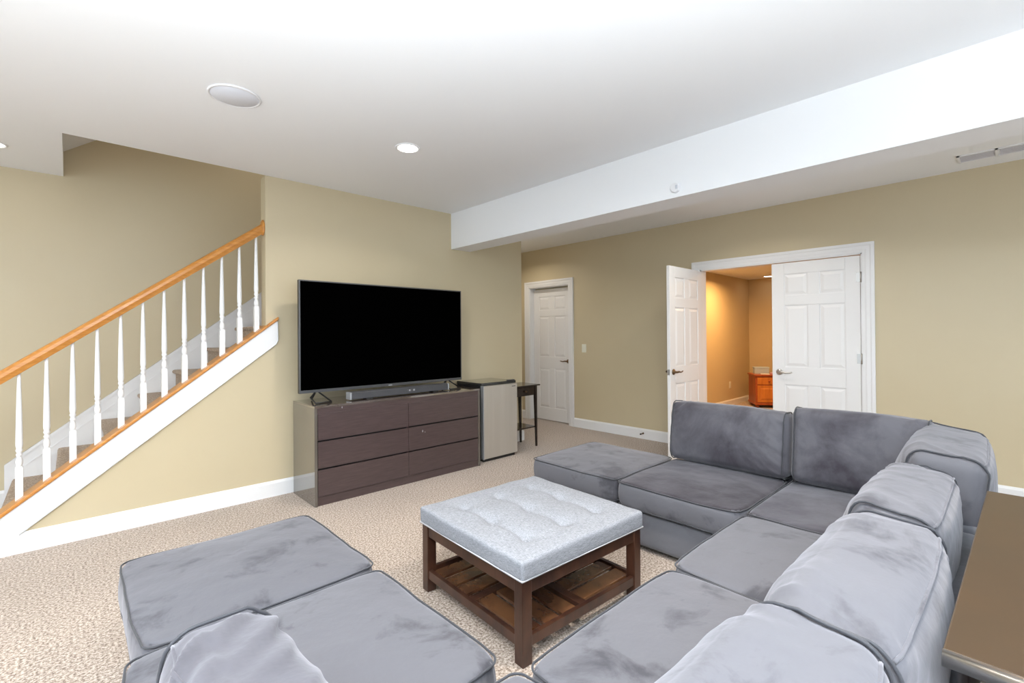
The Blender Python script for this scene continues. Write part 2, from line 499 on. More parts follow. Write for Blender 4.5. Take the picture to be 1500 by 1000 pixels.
# ---------------------------------------------------------------- stairs
stairs = empty('staircase', (0, 4.8, 0), label='carpeted staircase with white stringers climbing behind the oak handrail', cat='staircase')
def rel(mb, dy=-4.8):
    mb.v = [(x, y + dy, z) for x, y, z in mb.v]
    return mb
RUN, RISE = .255, .1975
for k in range(13):
    x0 = -.295 + RUN * k
    z1 = .235 + RISE * k
    z0 = max(0, z1 - RISE - .12) if k else 0.0
    s = MB()
    nose = [(x0 - .022, z1 - .030), (x0 - .027, z1 - .016), (x0 - .020, z1 - .003), (x0 - .005, z1)]
    s.prism([(x0, z0), (x0, z1 - .034)] + nose + [(x0 + RUN, z1), (x0 + RUN, z0)], 'y', YT + .12, YB - .018)
    rel(s).build('step', M['stair_carpet'], stairs)
# wall skirt on the far side
def zsk(x): return .350 + .788 * (x + .363)
s = MB().prism([(-.363, 0), (3.9, 0), (3.9, zsk(3.9)), (-.363, zsk(-.363))], 'y', YB - .018, YB)
rel(s).build('wall_skirt', M['white'], stairs)
s = MB().prism([(-.363, zsk(-.363) - .03), (3.9, zsk(3.9) - .03), (3.9, zsk(3.9)), (-.363, zsk(-.363))], 'y', YB - .024, YB)
s.prism([(-.300, zsk(-.300) - .115), (3.9, zsk(3.9) - .115), (3.9, zsk(3.9) - .108), (-.300, zsk(-.300) - .108)], 'y', YB - .022, YB)
rel(s).build('skirt_moulding', M['white'], stairs)
# room-side white stringer board, parallelogram running down into the baseboard
XE = 1.268
def zlo(x): return 0.125 + .772 * (x + .22)
s = MB().prism([(XS0, 0), (-.22, 0), (-.22, zlo(-.22)), (XE, zlo(XE)), (XE + .004, zlo(XE) + .03), (XE, zcap(XE) - .03), (XS0, max(zcap(XS0) - .03, .01))], 'y', YT - .018, YT)
rel(s).build('stringer', M['white'], stairs, bevel=.002)
s = MB()
s.tube([(-.225, YT - .016, zlo(-.225) - .004), (XE - .01, YT - .016, zlo(XE - .01) - .004), (XE + .006, YT - .016, zlo(XE) + .02), (XE + .003, YT - .016, zcap(XE) - .035)], .0045, 6)
rel(s).build('stringer_bead', M['white'], stairs)
s = MB().prism([(XS0, zcap(XS0) - .028), (XW, zcap(XW) - .028), (XW, zcap(XW)), (XS0, zcap(XS0))], 'y', YT - .032, YT + .15)
s.prism([(XW, zcap(XW) - .028), (XE + .01, zcap(XE + .01) - .028), (XE + .01, zcap(XE + .01)), (XW, zcap(XW))], 'y', YT - .032, YT)
rel(s).build('oak_cap', M['oak'], stairs, bevel=.006)

rail = empty('stair_railing', (0, 4.28, 0), label='honey oak handrail on white turned balusters beside the stairs', cat='railing')
def zrb(x): return 1.041 + .768 * (x + .308)     # underside of handrail
prof = [(-.022, 0), (-.026, .018), (-.032, .038), (-.030, .062), (-.018, .080), (0, .088), (.018, .080), (.030, .062), (.032, .038), (.026, .018), (.022, 0)]
n_ = len(prof)
xa, xb = XS0 - .02, XW - .012
V = [(xa, y, zrb(xa) + z) for y, z in prof] + [(xb, y, zrb(xb) + z) for y, z in prof]
MB().add(V, [tuple(range(n_)), tuple(range(2 * n_ - 1, n_ - 1, -1))] + [(i, i + n_, (i + 1) % n_ + n_, (i + 1) % n_) for i in range(n_)]).build('handrail', M['oak'], rail, bevel=.002)
ro = MB().lathe([(.058, 0), (.058, -.010), (.046, -.017), (.0, -.018)], (XW, 0, zrb(XW) + .046), 28, 'x')
ro.v = [(x, y * .86, (z - zrb(XW) - .046) * 1.12 + zrb(XW) + .046) for x, y, z in ro.v]
ro.build('rosette', M['oak'], rail)
bm_proto = None
for k in range(12):
    x = -.227 + .12345 * k
    if bm_proto is None:
        H = zrb(x) - zcap(x)
        b = MB()
        hw = .0175
        b.prism([(-hw, -SL * hw - .003), (hw, SL * hw - .003), (hw, .190), (hw * .8, .200), (-hw * .8, .200), (-hw, .190)], 'y', -hw, hw)
        P = [(.012, .198), (.0135, .206), (.0165, .215), (.0175, .228), (.0155, .243), (.012, .252), (.0105, .260), (.0155, .268), (.0155, .276), (.011, .282), (.0135, .290),
             (.0165, .296), (.0165, .304), (.0130, .310), (.0165, .325), (.0172, .34), (.0155, .45), (.0125, .60), (.0095, .72), (.0085, H + .012)]
        b.lathe(P, (0, 0, 0), 16)
        bm_proto = b.build('baluster', M['white'], rail)
        o = bm_proto
    else:
        o = bm_proto.copy()
        COL.objects.link(o)
        o.parent = rail
    o.location = (x, 0, zcap(x))
# newel at the foot of the flight
nz = MB().box(XS0 - .09, XS0 - .0, -.045, .045, 0, 1.02).box(XS0 - .105, XS0 + .015, -.06, .06, 1.02, 1.05)
nz.build('newel_post', M['white'], rail, bevel=.004)

# ---------------------------------------------------------------- small fittings
t = empty('ceiling_speaker', (.673, 2.936, ZC), label='round white speaker flush in the ceiling', cat='speaker')
MB().lathe([(.130, 0), (.130, -.006), (.121, -.009), (.119, -.004), (.0, -.004)], (0, 0, 0), 48).build('rim', M['whiteplastic'], t)
MB().lathe([(.118, -.004), (.115, -.007), (.0, -.008)], (0, 0, 0), 48).build('grille', mat('speaker_grille', (.74, .76, .82), .6, bump=(1500, .5, .001)), t)

def recessed(x, y, z, r, label, glow=True):
    t = empty('recessed_light', (x, y, z), label=label, cat='ceiling light')
    MB().lathe([(r, 0), (r, -.004), (r * .93, -.008), (r * .80, -.006), (r * .78, .0)], (0, 0, 0), 36).build('trim_ring', M['whiteplastic'], t)
    MB().lathe([(r * .78, -.001), (r * .76, -.005), (0.0, -.006)], (0, 0, 0), 36).build('lens', M['lamp'], t)
recessed(1.758, 2.93, ZC, .088, 'lit round recessed light in the main ceiling')
recessed(-0.375, 4.755, ZC, .075, 'recessed ceiling light cut by the left edge of the photo')
recessed(9.45, 3.08, 2.37, .085, 'small lit downlight in the ceiling of the orange far room')

t = empty('wall_sensor', (3.07, 1.586, 2.335), label='small white sensor on the face of the ceiling beam', cat='sensor')
MB().lathe([(.036, 0), (.036, -.014), (.031, -.020), (0, -.021)], (0, 0, 0), 8, 'x', smooth=False).build('housing', M['whiteplastic'], t)
MB().box(-.024, -.020, -.022, -.008, -.012, .014).build('indicator', mat('sensor_window', (.55, .58, .62), .4), t)

t = empty('ceiling_vent', (4.92, 0.05, ZC2), label='long white air vent in the ceiling beyond the beam', cat='vent')
f = MB()
for (y0, y1) in ((-.52, -.36), (-.345, -.185), (-.17, -.01), (.015, .185)): pass
f.box(-.10, -.085, -.62, .215, -.008, 0).box(.085, .10, -.62, .215, -.008, 0)
for y in (.20, .0, -.21, -.42, -.62): f.box(-.10, .10, y, y + .015, -.008, 0)
f.build('vent_frame', M['whiteplastic'], t)
for seg in (.015, -.195, -.405, -.605):
    for k in range(7):
        x = -.078 + .026 * k
        MB().add([(x - .011, seg, -.006), (x + .012, seg, -.004), (x + .012, seg + .185, -.004), (x - .011, seg + .185, -.006),
                  (x - .011, seg, -.0035), (x + .012, seg, -.0015), (x + .012, seg + .185, -.0015), (x - .011, seg + .185, -.0035)],
                 [(0, 1, 2, 3), (7, 6, 5, 4), (0, 4, 5, 1), (2, 6, 7, 3), (0, 3, 7, 4), (1, 5, 6, 2)]).build('vent_slat', M['slat_white'], t)

t = empty('light_switch', (XD, 4.12, 1.125), label='ivory light switch on the wall right of the hall door', cat='switch')
MB().box(-.006, 0, -.036, .036, -.058, .058).build('cover_plate', M['ivory'], t, bevel=.002)
MB().box(-.010, -.006, -.016, .016, -.033, .033).build('rocker', M['ivory'], t, bevel=.001)
t = empty('wall_outlet', (8.85, 3.55, .37), label='beige outlet low on the orange far room wall', cat='outlet')
MB().box(-.040, .040, -.006, 0, -.062, .062).build('cover_plate', M['ivory'], t, bevel=.002)
MB().box(-.016, .016, -.010, -.006, -.04, .04).build('socket', M['ivory'], t, bevel=.001)
t = empty('door_stop', (XD - .016, 3.185, .070), label='small metal door stop on the baseboard left of the open door', cat='door stop')
MB().lathe([(.012, 0), (.012, -.004), (.006, -.008), (.005, -.055)], (0, 0, 0), 12, 'x').build('stem', M['bronze'], t)
MB().lathe([(.009, -.055), (.010, -.060), (.009, -.068), (.004, -.070)], (0, 0, 0), 12, 'x').build('rubber_tip', M['black'], t)

# ---------------------------------------------------------------- dresser
DX0, DX1, DY0, DY1, DH = 1.383, 3.035, 3.70, 4.175, .782
d = empty('dresser', (DX0, DY0, 0), label='long dark brown six-drawer dresser under the television', cat='dresser')
W_, D_ = DX1 - DX0, DY1 - DY0
MB().box(0, .022, 0, D_, 0, DH - .018).build('side_panel', M['espresso_top'], d, bevel=.0015)
MB().box(W_ - .022, W_, 0, D_, 0, DH - .018).build('side_panel', M['espresso_top'], d, bevel=.0015)
MB().box(0, W_, 0, D_, DH - .018, DH).build('top_panel', M['lacquer'], d, bevel=.0015)
mb = MB().box(.022, W_ - .022, .035, D_ - .01, .06, DH - .018)
mb.build('carcass', M['black'], d)
MB().box(.022, W_ - .022, .012, .032, 0, .068).build('plinth', M['espresso'], d)
MB().box(.022, W_ - .022, .004, .030, DH - .062, DH - .018).build('top_rail', M['espresso'], d)
zb = .072
hgt = .207
for r_ in range(3):
    z0 = zb + r_ * (hgt + .013)
    for k in (0, 1):
        x0 = .026 + k * (W_ / 2 - .020)
        x1 = x0 + W_ / 2 - .030
        dr = MB().box(x0, x1, .003, .021, z0, z0 + hgt).build('drawer', M['espresso'], d, bevel=.001)
        MB().box(x0, x1, .021, .034, z0, z0 + hgt - .012).build('drawer_back', M['espresso'], dr)
MB().box(.022, W_ - .022, .006, .03, zb + 3 * (hgt + .013) - .009, zb + 3 * (hgt + .013) - .004).build('gap_strip', M['grout'], d)
cd = MB().box(W_ / 2 - .004, W_ / 2 + .004, .006, .032, .06, DH - .062)
cd.build('centre_divider', M['espresso'], d)
# paint chips on the drawer fronts, thin flat flakes
for (x, z, s_) in ((.975, .45, .012), (1.00, .438, .006), (.22, .752, .009)):
    MB().prism([(x - s_ * .4, z), (x, z - s_), (x + s_ * .5, z - s_ * .2), (x + s_ * .1, z + s_)], 'y', .0015, .0032).build('chipped_spot', M['silverplastic'], d)

# television
tv = empty('television', (1.357, 3.95, DH), label='large black flat screen television on the dresser', cat='television')
TW, TZ0, TZ1 = 1.636, .078, 1.005
MB().box(0, TW, .004, .034, TZ0, TZ1).build('housing', M['black'], tv, bevel=.002)
MB().box(.25, TW - .25, .03, .075, TZ0 + .06, TZ0 + .5).build('rear_housing', M['black'], tv, bevel=.008)
MB().box(.010, TW - .008, -.0005, .004, TZ0 + .024, TZ1 - .009).build('screen', M['screen'], tv)
bz = MB()
bz.box(0, TW, -.003, .006, TZ0, TZ0 + .024).box(0, TW, -.003, .006, TZ1 - .009, TZ1).box(0, .010, -.003, .006, TZ0 + .024, TZ1 - .009).box(TW - .008, TW, -.003, .006, TZ0 + .024, TZ1 - .009)
bz.build('bezel', M['bezel'], tv)
MB().box(TW / 2 - .025, TW / 2 + .012, -.0045, -.003, TZ0 + .003, TZ0 + .013).build('badge', M['silverplastic'], tv)
for (xa, x1_, x2_) in ((.14, .07, .22), (1.46, 1.385, 1.545)):
    f = MB()
    f.tube([(xa, .018, TZ0 + .01), (x1_ , -.05, .045), (x1_ + .01, -.135, .007), (x2_, -.10, .006), (xa + .01, .018, TZ0 + .01)], .0065, 8)
    f.tube([(xa, .018, TZ0 + .01), (xa, .12, .007)], .0065, 8)
    f.build('foot', M['black'], tv)

# soundbar
sb = empty('soundbar', (1.716, 3.80, DH), label='long low dark grey soundbar in front of the television', cat='soundbar')
MB().box(.012, 1.00, 0, .085, .008, .068).build('cabinet', M['grille'], sb, bevel=.006)
MB().box(0, .014, -.001, .086, .007, .069).build('end_cap', M['silverplastic'], sb, bevel=.003)
MB().box(.998, 1.012, -.001, .086, .007, .069).build('end_cap', M['silverplastic'], sb, bevel=.003)
MB().box(.54, .63, -.002, .001, .030, .050).build('badge', M['bezel'], sb)
for x in (.56, .605): MB().box(x, x + .015, -.0035, -.0015, .033, .048).build('button', M['silverplastic'], sb)
for x in (.15, .83): MB().box(x, x + .06, .01, .075, 0, .009).build('rubber_foot', M['black'], sb)

# mini fridge
fx0, fx1, fy0, fy1, fh = 3.118, 3.608, 3.745, 4.195, .822
fr = empty('mini_fridge', (fx0, fy0, 0), label='small fridge with brushed steel door beside the dresser', cat='fridge')
FW = fx1 - fx0
MB().box(0, FW, .050, fy1 - fy0, .018, fh - .028).build('body', M['black'], fr, bevel=.004)
MB().box(-.004, FW + .004, .028, fy1 - fy0, fh - .028, fh).build('top', mat('glossy_black_top', (.02, .02, .02), .12, coat=.5), fr, bevel=.005)
dd = MB().box(0.002, FW - .002, 0, .042, .034, fh - .030).build('door', M['steel'], fr, bevel=.006)
MB().box(0, .010, -.002, .044, .032, fh - .028).build('door_edge_strip', M['silverplastic'], dd, bevel=.002)
MB().box(FW - .085, FW - .03, -.0015, .0, fh - .062, fh - .054).build('badge', M['bezel'], dd)
MB().box(FW - .12, FW - .02, .02, .05, fh, fh + .012).build('hinge_cover', M['bezel'], fr, bevel=.003)
MB().box(.02, FW - .02, .03, .06, .0, .034).build('kick_plate', M['black'], fr)
for (x, y) in ((.04, .09), (FW - .04, .09), (.04, .40), (FW - .04, .40)):
    MB().lathe([(.016, 0), (.016, .02)], (x, y, 0), 12).build('foot', M['black'], fr)

# side table
st_ = empty('side_table', (3.66, 3.875, 0), label='narrow near-black side table with drawer right of the fridge', cat='side table')
TWd, TD, TH = .40, .31, .735
MB().box(-.03, TWd + .03, -.025, TD, TH - .016, TH).build('tabletop', M['darkwood'], st_, bevel=.004)
ap = MB().box(.02, TWd - .02, .010, .022, TH - .125, TH - .016).box(.02, TWd - .02, TD - .03, TD - .018, TH - .125, TH - .016)
ap.box(.008, .020, .02, TD - .02, TH - .125, TH - .016).box(TWd - .020, TWd - .008, .02, TD - .02, TH - .125, TH - .016)
ap.build('apron', M['darkwood'], st_)
dr = MB().box(.045, TWd - .045, .002, .014, TH - .115, TH - .026).build('drawer', M['darkwood'], st_, bevel=.002)
MB().lathe([(.005, 0), (.005, -.010), (.012, -.016), (.011, -.024), (.003, -.027)], (TWd / 2, .002, TH - .072), 16, 'y').build('knob', M['bronze'], dr)
for (x, y) in ((0, 0), (TWd - .034, 0), (0, TD - .044), (TWd - .034, TD - .044)):
    lg = MB()
    a, b_ = .034, .020
    sx = 0 if x == 0 else .014
    lg.add([(x + sx * 0 + (0 if x == 0 else a - b_), y, 0), (x + (b_ if x == 0 else a), y, 0), (x + (b_ if x == 0 else a), y + b_, 0), (x + (0 if x == 0 else a - b_), y + b_, 0),
            (x, y, TH - .016), (x + a, y, TH - .016), (x + a, y + a, TH - .016), (x, y + a, TH - .016)],
           [(3, 2, 1, 0), (4, 5, 6, 7), (0, 1, 5, 4), (1, 2, 6, 5), (2, 3, 7, 6), (3, 0, 4, 7)])
    lg.build('leg', M['darkwood'], st_, bevel=.002)
MB().box(.012, TWd - .012, .012, TD - .02, .225, .24).build('shelf', M['darkwood'], st_)

# ---------------------------------------------------------------- pine cabinet in the far room
ang = math.radians(-56)
pc = empty('pine_cabinet', (8.83, 3.10, 0), ang, label='orange pine cabinet with drawer in the far room corner', cat='cabinet')
# local x runs along the front from the near left corner, local +y to the back
PW, PD, PH = .85, .45, .585
MB().box(0, PW, 0, PD, .06, PH - .03).build('body', M['pine_side'], pc, bevel=.004)
MB().box(-.02, PW + .02, -.02, PD, PH - .03, PH).build('top', M['pine_side'], pc, bevel=.005)
MB().box(-.012, PW + .012, -.012, PD, .05, .085).build('plinth_moulding', M['pine_side'], pc, bevel=.004)
for x0 in (.03, .445):
    dr = MB().box(x0, x0 + .375, -.012, .002, PH - .175, PH - .05).build('drawer', M['pine'], pc, bevel=.003)
    MB().lathe([(.007, -.012), (.007, -.022), (.018, -.028), (.018, -.036), (.006, -.040)], (x0 + .1875, 0, PH - .112), 14, 'y').build('knob', M['pine_side'], dr)
    do = MB().box(x0, x0 + .375, -.012, .002, .10, PH - .19).build('cabinet_door', M['pine'], pc, bevel=.003)
    MB().frustum(x0 + .05, x0 + .325, .145, PH - .235, -.012, -.020, .02).build('door_panel', M['pine'], do)
    MB().lathe([(.007, -.012), (.007, -.022), (.018, -.028), (.018, -.036), (.006, -.040)], (x0 + (.34 if x0 < .2 else .035), 0, .30), 14, 'y').build('knob', M['pine_side'], do)
for (x, y) in ((.04, .04), (PW - .04, .04), (.04, PD - .05), (PW - .04, PD - .05)):
    MB().lathe([(.018, 0), (.030, .012), (.036, .03), (.026, .052)], (x, y, 0), 16).build('bun_foot', M['pine_side'], pc)
Mc = Matrix.Translation((8.83, 3.10, 0)) @ Matrix.Rotation(ang, 4, 'Z')
def oncab(x, y): return Mc @ Vector((x, y, PH))
t = empty('file_box', oncab(.04, .20), ang, label='pale blue box standing on the pine cabinet', cat='box')
MB().box(0, .24, 0, .12, 0, .115).build('carton', M['bluebox'], t, bevel=.002)
MB().box(-.004, .244, -.004, .124, .095, .120).build('lid', M['bluebox'], t, bevel=.002)
t = MB().box(0, .30, 0, .13, 0, .028).build('paper_stack', M['pinkpaper'], None, bevel=.003, loc=oncab(.30, .05), rz=ang + .1, label='pink paper bundle lying flat on the pine cabinet', cat='papers')
t = MB().box(0, .14, 0, .09, 0, .012).build('folded_papers', M['paper'], None, bevel=.002, loc=oncab(.10, .04), rz=ang - .2, label='small white papers at the cabinet left front corner', cat='papers')

# ---------------------------------------------------------------- ottoman coffee table
ct = empty('coffee_table', (1.307, 1.337, 0), math.radians(-3), label='tufted grey linen ottoman coffee table with slatted lower shelf', cat='coffee table')
CW, CD = .80, .79
LG = .052
for (x, y) in ((0, 0), (CW - LG, 0), (0, CD - LG), (CW - LG, CD - LG)):
    MB().box(x, x + LG, y, y + LG, 0, .345).build('leg', M['walnut'], ct, bevel=.003)
for a in (((LG, CW - LG, .006, .028), (LG, CW - LG, CD - .028, CD - .006)), ((.006, .028, LG, CD - LG), (CW - .028, CW - .006, LG, CD - LG))):
    for q in a:
        MB().box(q[0], q[1], q[2], q[3], .285, .345).build('apron', M['walnut'], ct, bevel=.002)
        MB().box(q[0], q[1], q[2], q[3], .068, .112).build('shelf_rail', M['walnut'], ct, bevel=.002)
# centre cross rails of the shelf
MB().box(.028, CW - .028, CD / 2 - .022, CD / 2 + .022, .080, .104).build('cross_rail', M['walnut'], ct, bevel=.002)
MB().box(CW / 2 - .022, CW / 2 + .022, .028, CD / 2 - .022, .080, .104).build('cross_rail', M['walnut'], ct, bevel=.002)
MB().box(CW / 2 - .022, CW / 2 + .022, CD / 2 + .022, CD - .028, .080, .104).build('cross_rail', M['walnut'], ct, bevel=.002)
proto = {}
def shelf_slat(x0, x1, y0, y1):
    MB().box(x0, x1, y0, y1, .088, .102).build('shelf_slat', M['slat'], ct, bevel=.0015)
q0, q1 = .030, CW / 2 - .024
r0, r1 = CW / 2 + .024, CW - .030
Yl0, Yl1, Yh0, Yh1 = .030, CD / 2 - .024, CD / 2 + .024, CD - .030
def quad(xa, xb, ya, yb, along):
    n = 3
    gap = .023
    if along == 'x':
        wv = (yb - ya - gap * (n + 1)) / n
        for i in range(n): shelf_slat(xa, xb, ya + gap + i * (wv + gap), ya + gap + i * (wv + gap) + wv)
    else:
        wv = (xb - xa - gap * (n + 1)) / n
        for i in range(n): shelf_slat(xa + gap + i * (wv + gap), xa + gap + i * (wv + gap) + wv, ya, yb)
quad(q0, q1, Yl0, Yl1, 'y')
quad(r0, r1, Yl0, Yl1, 'x')
quad(q0, q1, Yh0, Yh1, 'x')
quad(r0, r1, Yh0, Yh1, 'y')

def grid_box(w, d, h, r, nx, ny, nz, deform):
    """closed rounded box of quads; deform(x,y,z,u,v,t) -> point; u,v,t in [-1,1]"""
    def sp(n): return [math.sin(PI / 2 * (2 * i / n - 1)) * .55 + (2 * i / n - 1) * .45 for i in range(n + 1)]
    X, Y, Z = sp(nx), sp(ny), sp(nz)
    idx, V, Fc = {}, [], []
    hx, hy, hz = w / 2, d / 2, h / 2
    def vert(i, j, k):
        key = (i, j, k)
        if key in idx: return idx[key]
        u, v, t = X[i], Y[j], Z[k]
        q = Vector((u * hx, v * hy, t * hz))
        c_ = Vector((max(-hx + r, min(hx - r, q.x)), max(-hy + r, min(hy - r, q.y)), max(-hz + r, min(hz - r, q.z))))
        dd_ = q - c_
        if dd_.length > 1e-9: q = c_ + dd_.normalized() * r if (abs(u) > .9999 or abs(v) > .9999 or abs(t) > .9999) else q
        idx[key] = len(V)
        V.append(deform(q.x, q.y, q.z, u, v, t))
        return idx[key]
    for i in range(nx):
        for j in range(ny):
            Fc.append((vert(i, j, 0), vert(i, j + 1, 0), vert(i + 1, j + 1, 0), vert(i + 1, j, 0)))
            Fc.append((vert(i, j, nz), vert(i + 1, j, nz), vert(i + 1, j + 1, nz), vert(i, j + 1, nz)))
    for i in range(nx):
        for k in range(nz):
            Fc.append((vert(i, 0, k), vert(i + 1, 0, k), vert(i + 1, 0, k + 1), vert(i, 0, k + 1)))
            Fc.append((vert(i, ny, k), vert(i, ny, k + 1), vert(i + 1, ny, k + 1), vert(i + 1, ny, k)))
    for j in range(ny):
        for k in range(nz):
            Fc.append((vert(0, j, k), vert(0, j, k + 1), vert(0, j + 1, k + 1), vert(0, j + 1, k)))
            Fc.append((vert(nx, j, k), vert(nx, j + 1, k), vert(nx, j + 1, k + 1), vert(nx, j, k + 1)))
    return V, Fc

# tufted top: dimples joined by soft creases
TUFTS = [(-.24 + .24 * i, -.24 + .24 * j) for i in range(3) for j in range(3)]
def tuft_def(x, y, z, u, v, t):
    if t > 0:
        dz = .012 * (1 - u ** 4) * (1 - v ** 4)
        for (a, b_) in TUFTS:
            r2 = (x - a) ** 2 + (y - b_) ** 2
            dz -= .015 * math.exp(-r2 / .0014) + .008 * math.exp(-r2 / .008)
        for a in (-.24, 0, .24):
            k = 1 if abs(y) < .24 else max(0, 1 - (abs(y) - .24) / .05)
            dz -= (.014 + .005 * noise.noise(Vector((a * 9, y * 10, 1)))) * k * math.exp(-abs((x - a - .006 * noise.noise(Vector((a, y * 9, 7)))) / .016) ** 1.3)
        dz += .006 * noise.noise(Vector((x * 7, y * 7, 3)))
        z += dz * min(1, max(0, t))
    x += .004 * noise.noise(Vector((x * 8, y * 8, z * 8)))
    return (x + CW / 2, y + CD / 2, z + .345 + .042)
V, Fc = grid_box(CW + .022, CD + .022, .084, .014, 90, 90, 8, tuft_def)
top = MB().add(V, Fc, True).build('padded_top', M['linen'], ct)
for (a, b_) in TUFTS:
    zt = .345 + .084 + .012 - .034
    MB().lathe([(.0105, 0), (.011, .004), (.007, .008), (.0, .009)], (a + CW / 2, b_ + CD / 2, zt - .001), 12).build('tuft_button', M['linen'], top)
wl = MB().tube([(-.008, -.008, .350), (CW + .008, -.008, .350), (CW + .008, CD + .008, .350), (-.008, CD + .008, .350)], .0045, 6, closed=True)
wl.build('welt', mat('pale_welt', (.62, .63, .66), .8), top)

# ---------------------------------------------------------------- velvet sectional
SZ = .398       # seat height at the piping
def loop_rect(hx, hy, R, n=8, side=10):
    P = []
    for (cx, cy, a0) in ((hx - R, hy - R, 0), (-hx + R, hy - R, PI / 2), (-hx + R, -hy + R, PI), (hx - R, -hy + R, 3 * PI / 2)):
        for i in range(n + 1):
            a = a0 + PI / 2 * i / n
            P.append((cx + R * math.cos(a), cy + R * math.sin(a)))
    out = []
    for i, p in enumerate(P):
        q = P[(i + 1) % len(P)]
        out.append(p)
        L_ = math.hypot(q[0] - p[0], q[1] - p[1])
        if L_ > .1:
            for k in range(1, side): out.append((p[0] + (q[0] - p[0]) * k / side, p[1] + (q[1] - p[1]) * k / side))
    return out

def seat_cushion(parent, x0, x1, y0, y1, seed, material, crown=.03, thick=.15, hang=0.0):
    w_, d_ = x1 - x0, y1 - y0
    cx, cy = (x0 + x1) / 2, (y0 + y1) / 2
    def de(x, y, z, u, v, t):
        cut = (abs(u) * abs(v)) ** 7 * .022
        x -= math.copysign(cut, u); y -= math.copysign(cut, v)
        if abs(u) > .9: x += math.copysign(.010 * (1 - t * t), u) + .006 * noise.noise(Vector((y * 7, z * 9, seed)))
        if abs(v) > .9: y += math.copysign(.010 * (1 - t * t), v) + .006 * noise.noise(Vector((x * 7, z * 9, seed + 5)))
        wav = .006 * noise.noise(Vector((x * 4, y * 4, seed))) 
        if t > 0:
            f = (1 - abs(u) ** 2.6) * (1 - abs(v) ** 2.6)
            z += (crown * f + wav + .0035 * noise.noise(Vector((x * 13, y * 13, seed + 2))) * f) * t
        return (cx + x, cy + y, SZ - thick / 2 + z)
    V, Fc = grid_box(w_, d_, thick, .018, 44, 44, 8, de)
    c_ = MB().add(V, Fc, True).build('seat_cushion', material, parent)
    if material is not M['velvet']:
        # nap's view-angle darkness put into the top panel's colour; boxing keeps the plain velvet
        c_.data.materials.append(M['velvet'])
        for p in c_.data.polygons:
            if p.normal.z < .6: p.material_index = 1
    for zz, t in ((thick / 2 - .006, 1), (-thick / 2 + .008, -1)):
        pts = []
        for (x, y) in loop_rect(w_ / 2 + .001, d_ / 2 + .001, .028):
            u, v = x / (w_ / 2), y / (d_ / 2)
            u = max(-1, min(1, u)); v = max(-1, min(1, v))
            cut = (abs(u) * abs(v)) ** 7 * .012
            xx, yy = x - math.copysign(cut, u), y - math.copysign(cut, v)
            wav = .006 * noise.noise(Vector((x * 4, y * 4, seed)))
            if abs(u) > .9: xx += .006 * noise.noise(Vector((y * 7, zz * 9, seed)))
            if abs(v) > .9: yy += .006 * noise.noise(Vector((x * 7, zz * 9, seed + 5)))
            pts.append((cx + xx, cy + yy, SZ - thick / 2 + zz + (wav if t > 0 else 0)))
        MB().tube(pts, .0036, 6, closed=True).build('piping', M['piping'], c_)
    return c_

def base_block(parent, x0, x1, y0, y1, top=SZ - .155):
    w_, d_, h_ = x1 - x0, y1 - y0, top - .03
    def de(x, y, z, u, v, t):
        return ((x0 + x1) / 2 + x + .003 * noise.noise(Vector((y * 5, z * 5, x0))), (y0 + y1) / 2 + y + .003 * noise.noise(Vector((x * 5, z * 5, y0))), .03 + h_ / 2 + z)
    V, Fc = grid_box(w_, d_, h_, .015, 12, 12, 6, de)
    MB().add(V, Fc, True).build('base', M['velvet_base'], parent)
    for (x, y) in ((x0 + .06, y0 + .06), (x1 - .06, y0 + .06), (x0 + .06, y1 - .06), (x1 - .06, y1 - .06)):
        MB().lathe([(.022, 0), (.026, .035)], (x, y, 0), 12).build('foot', M['black'], parent)

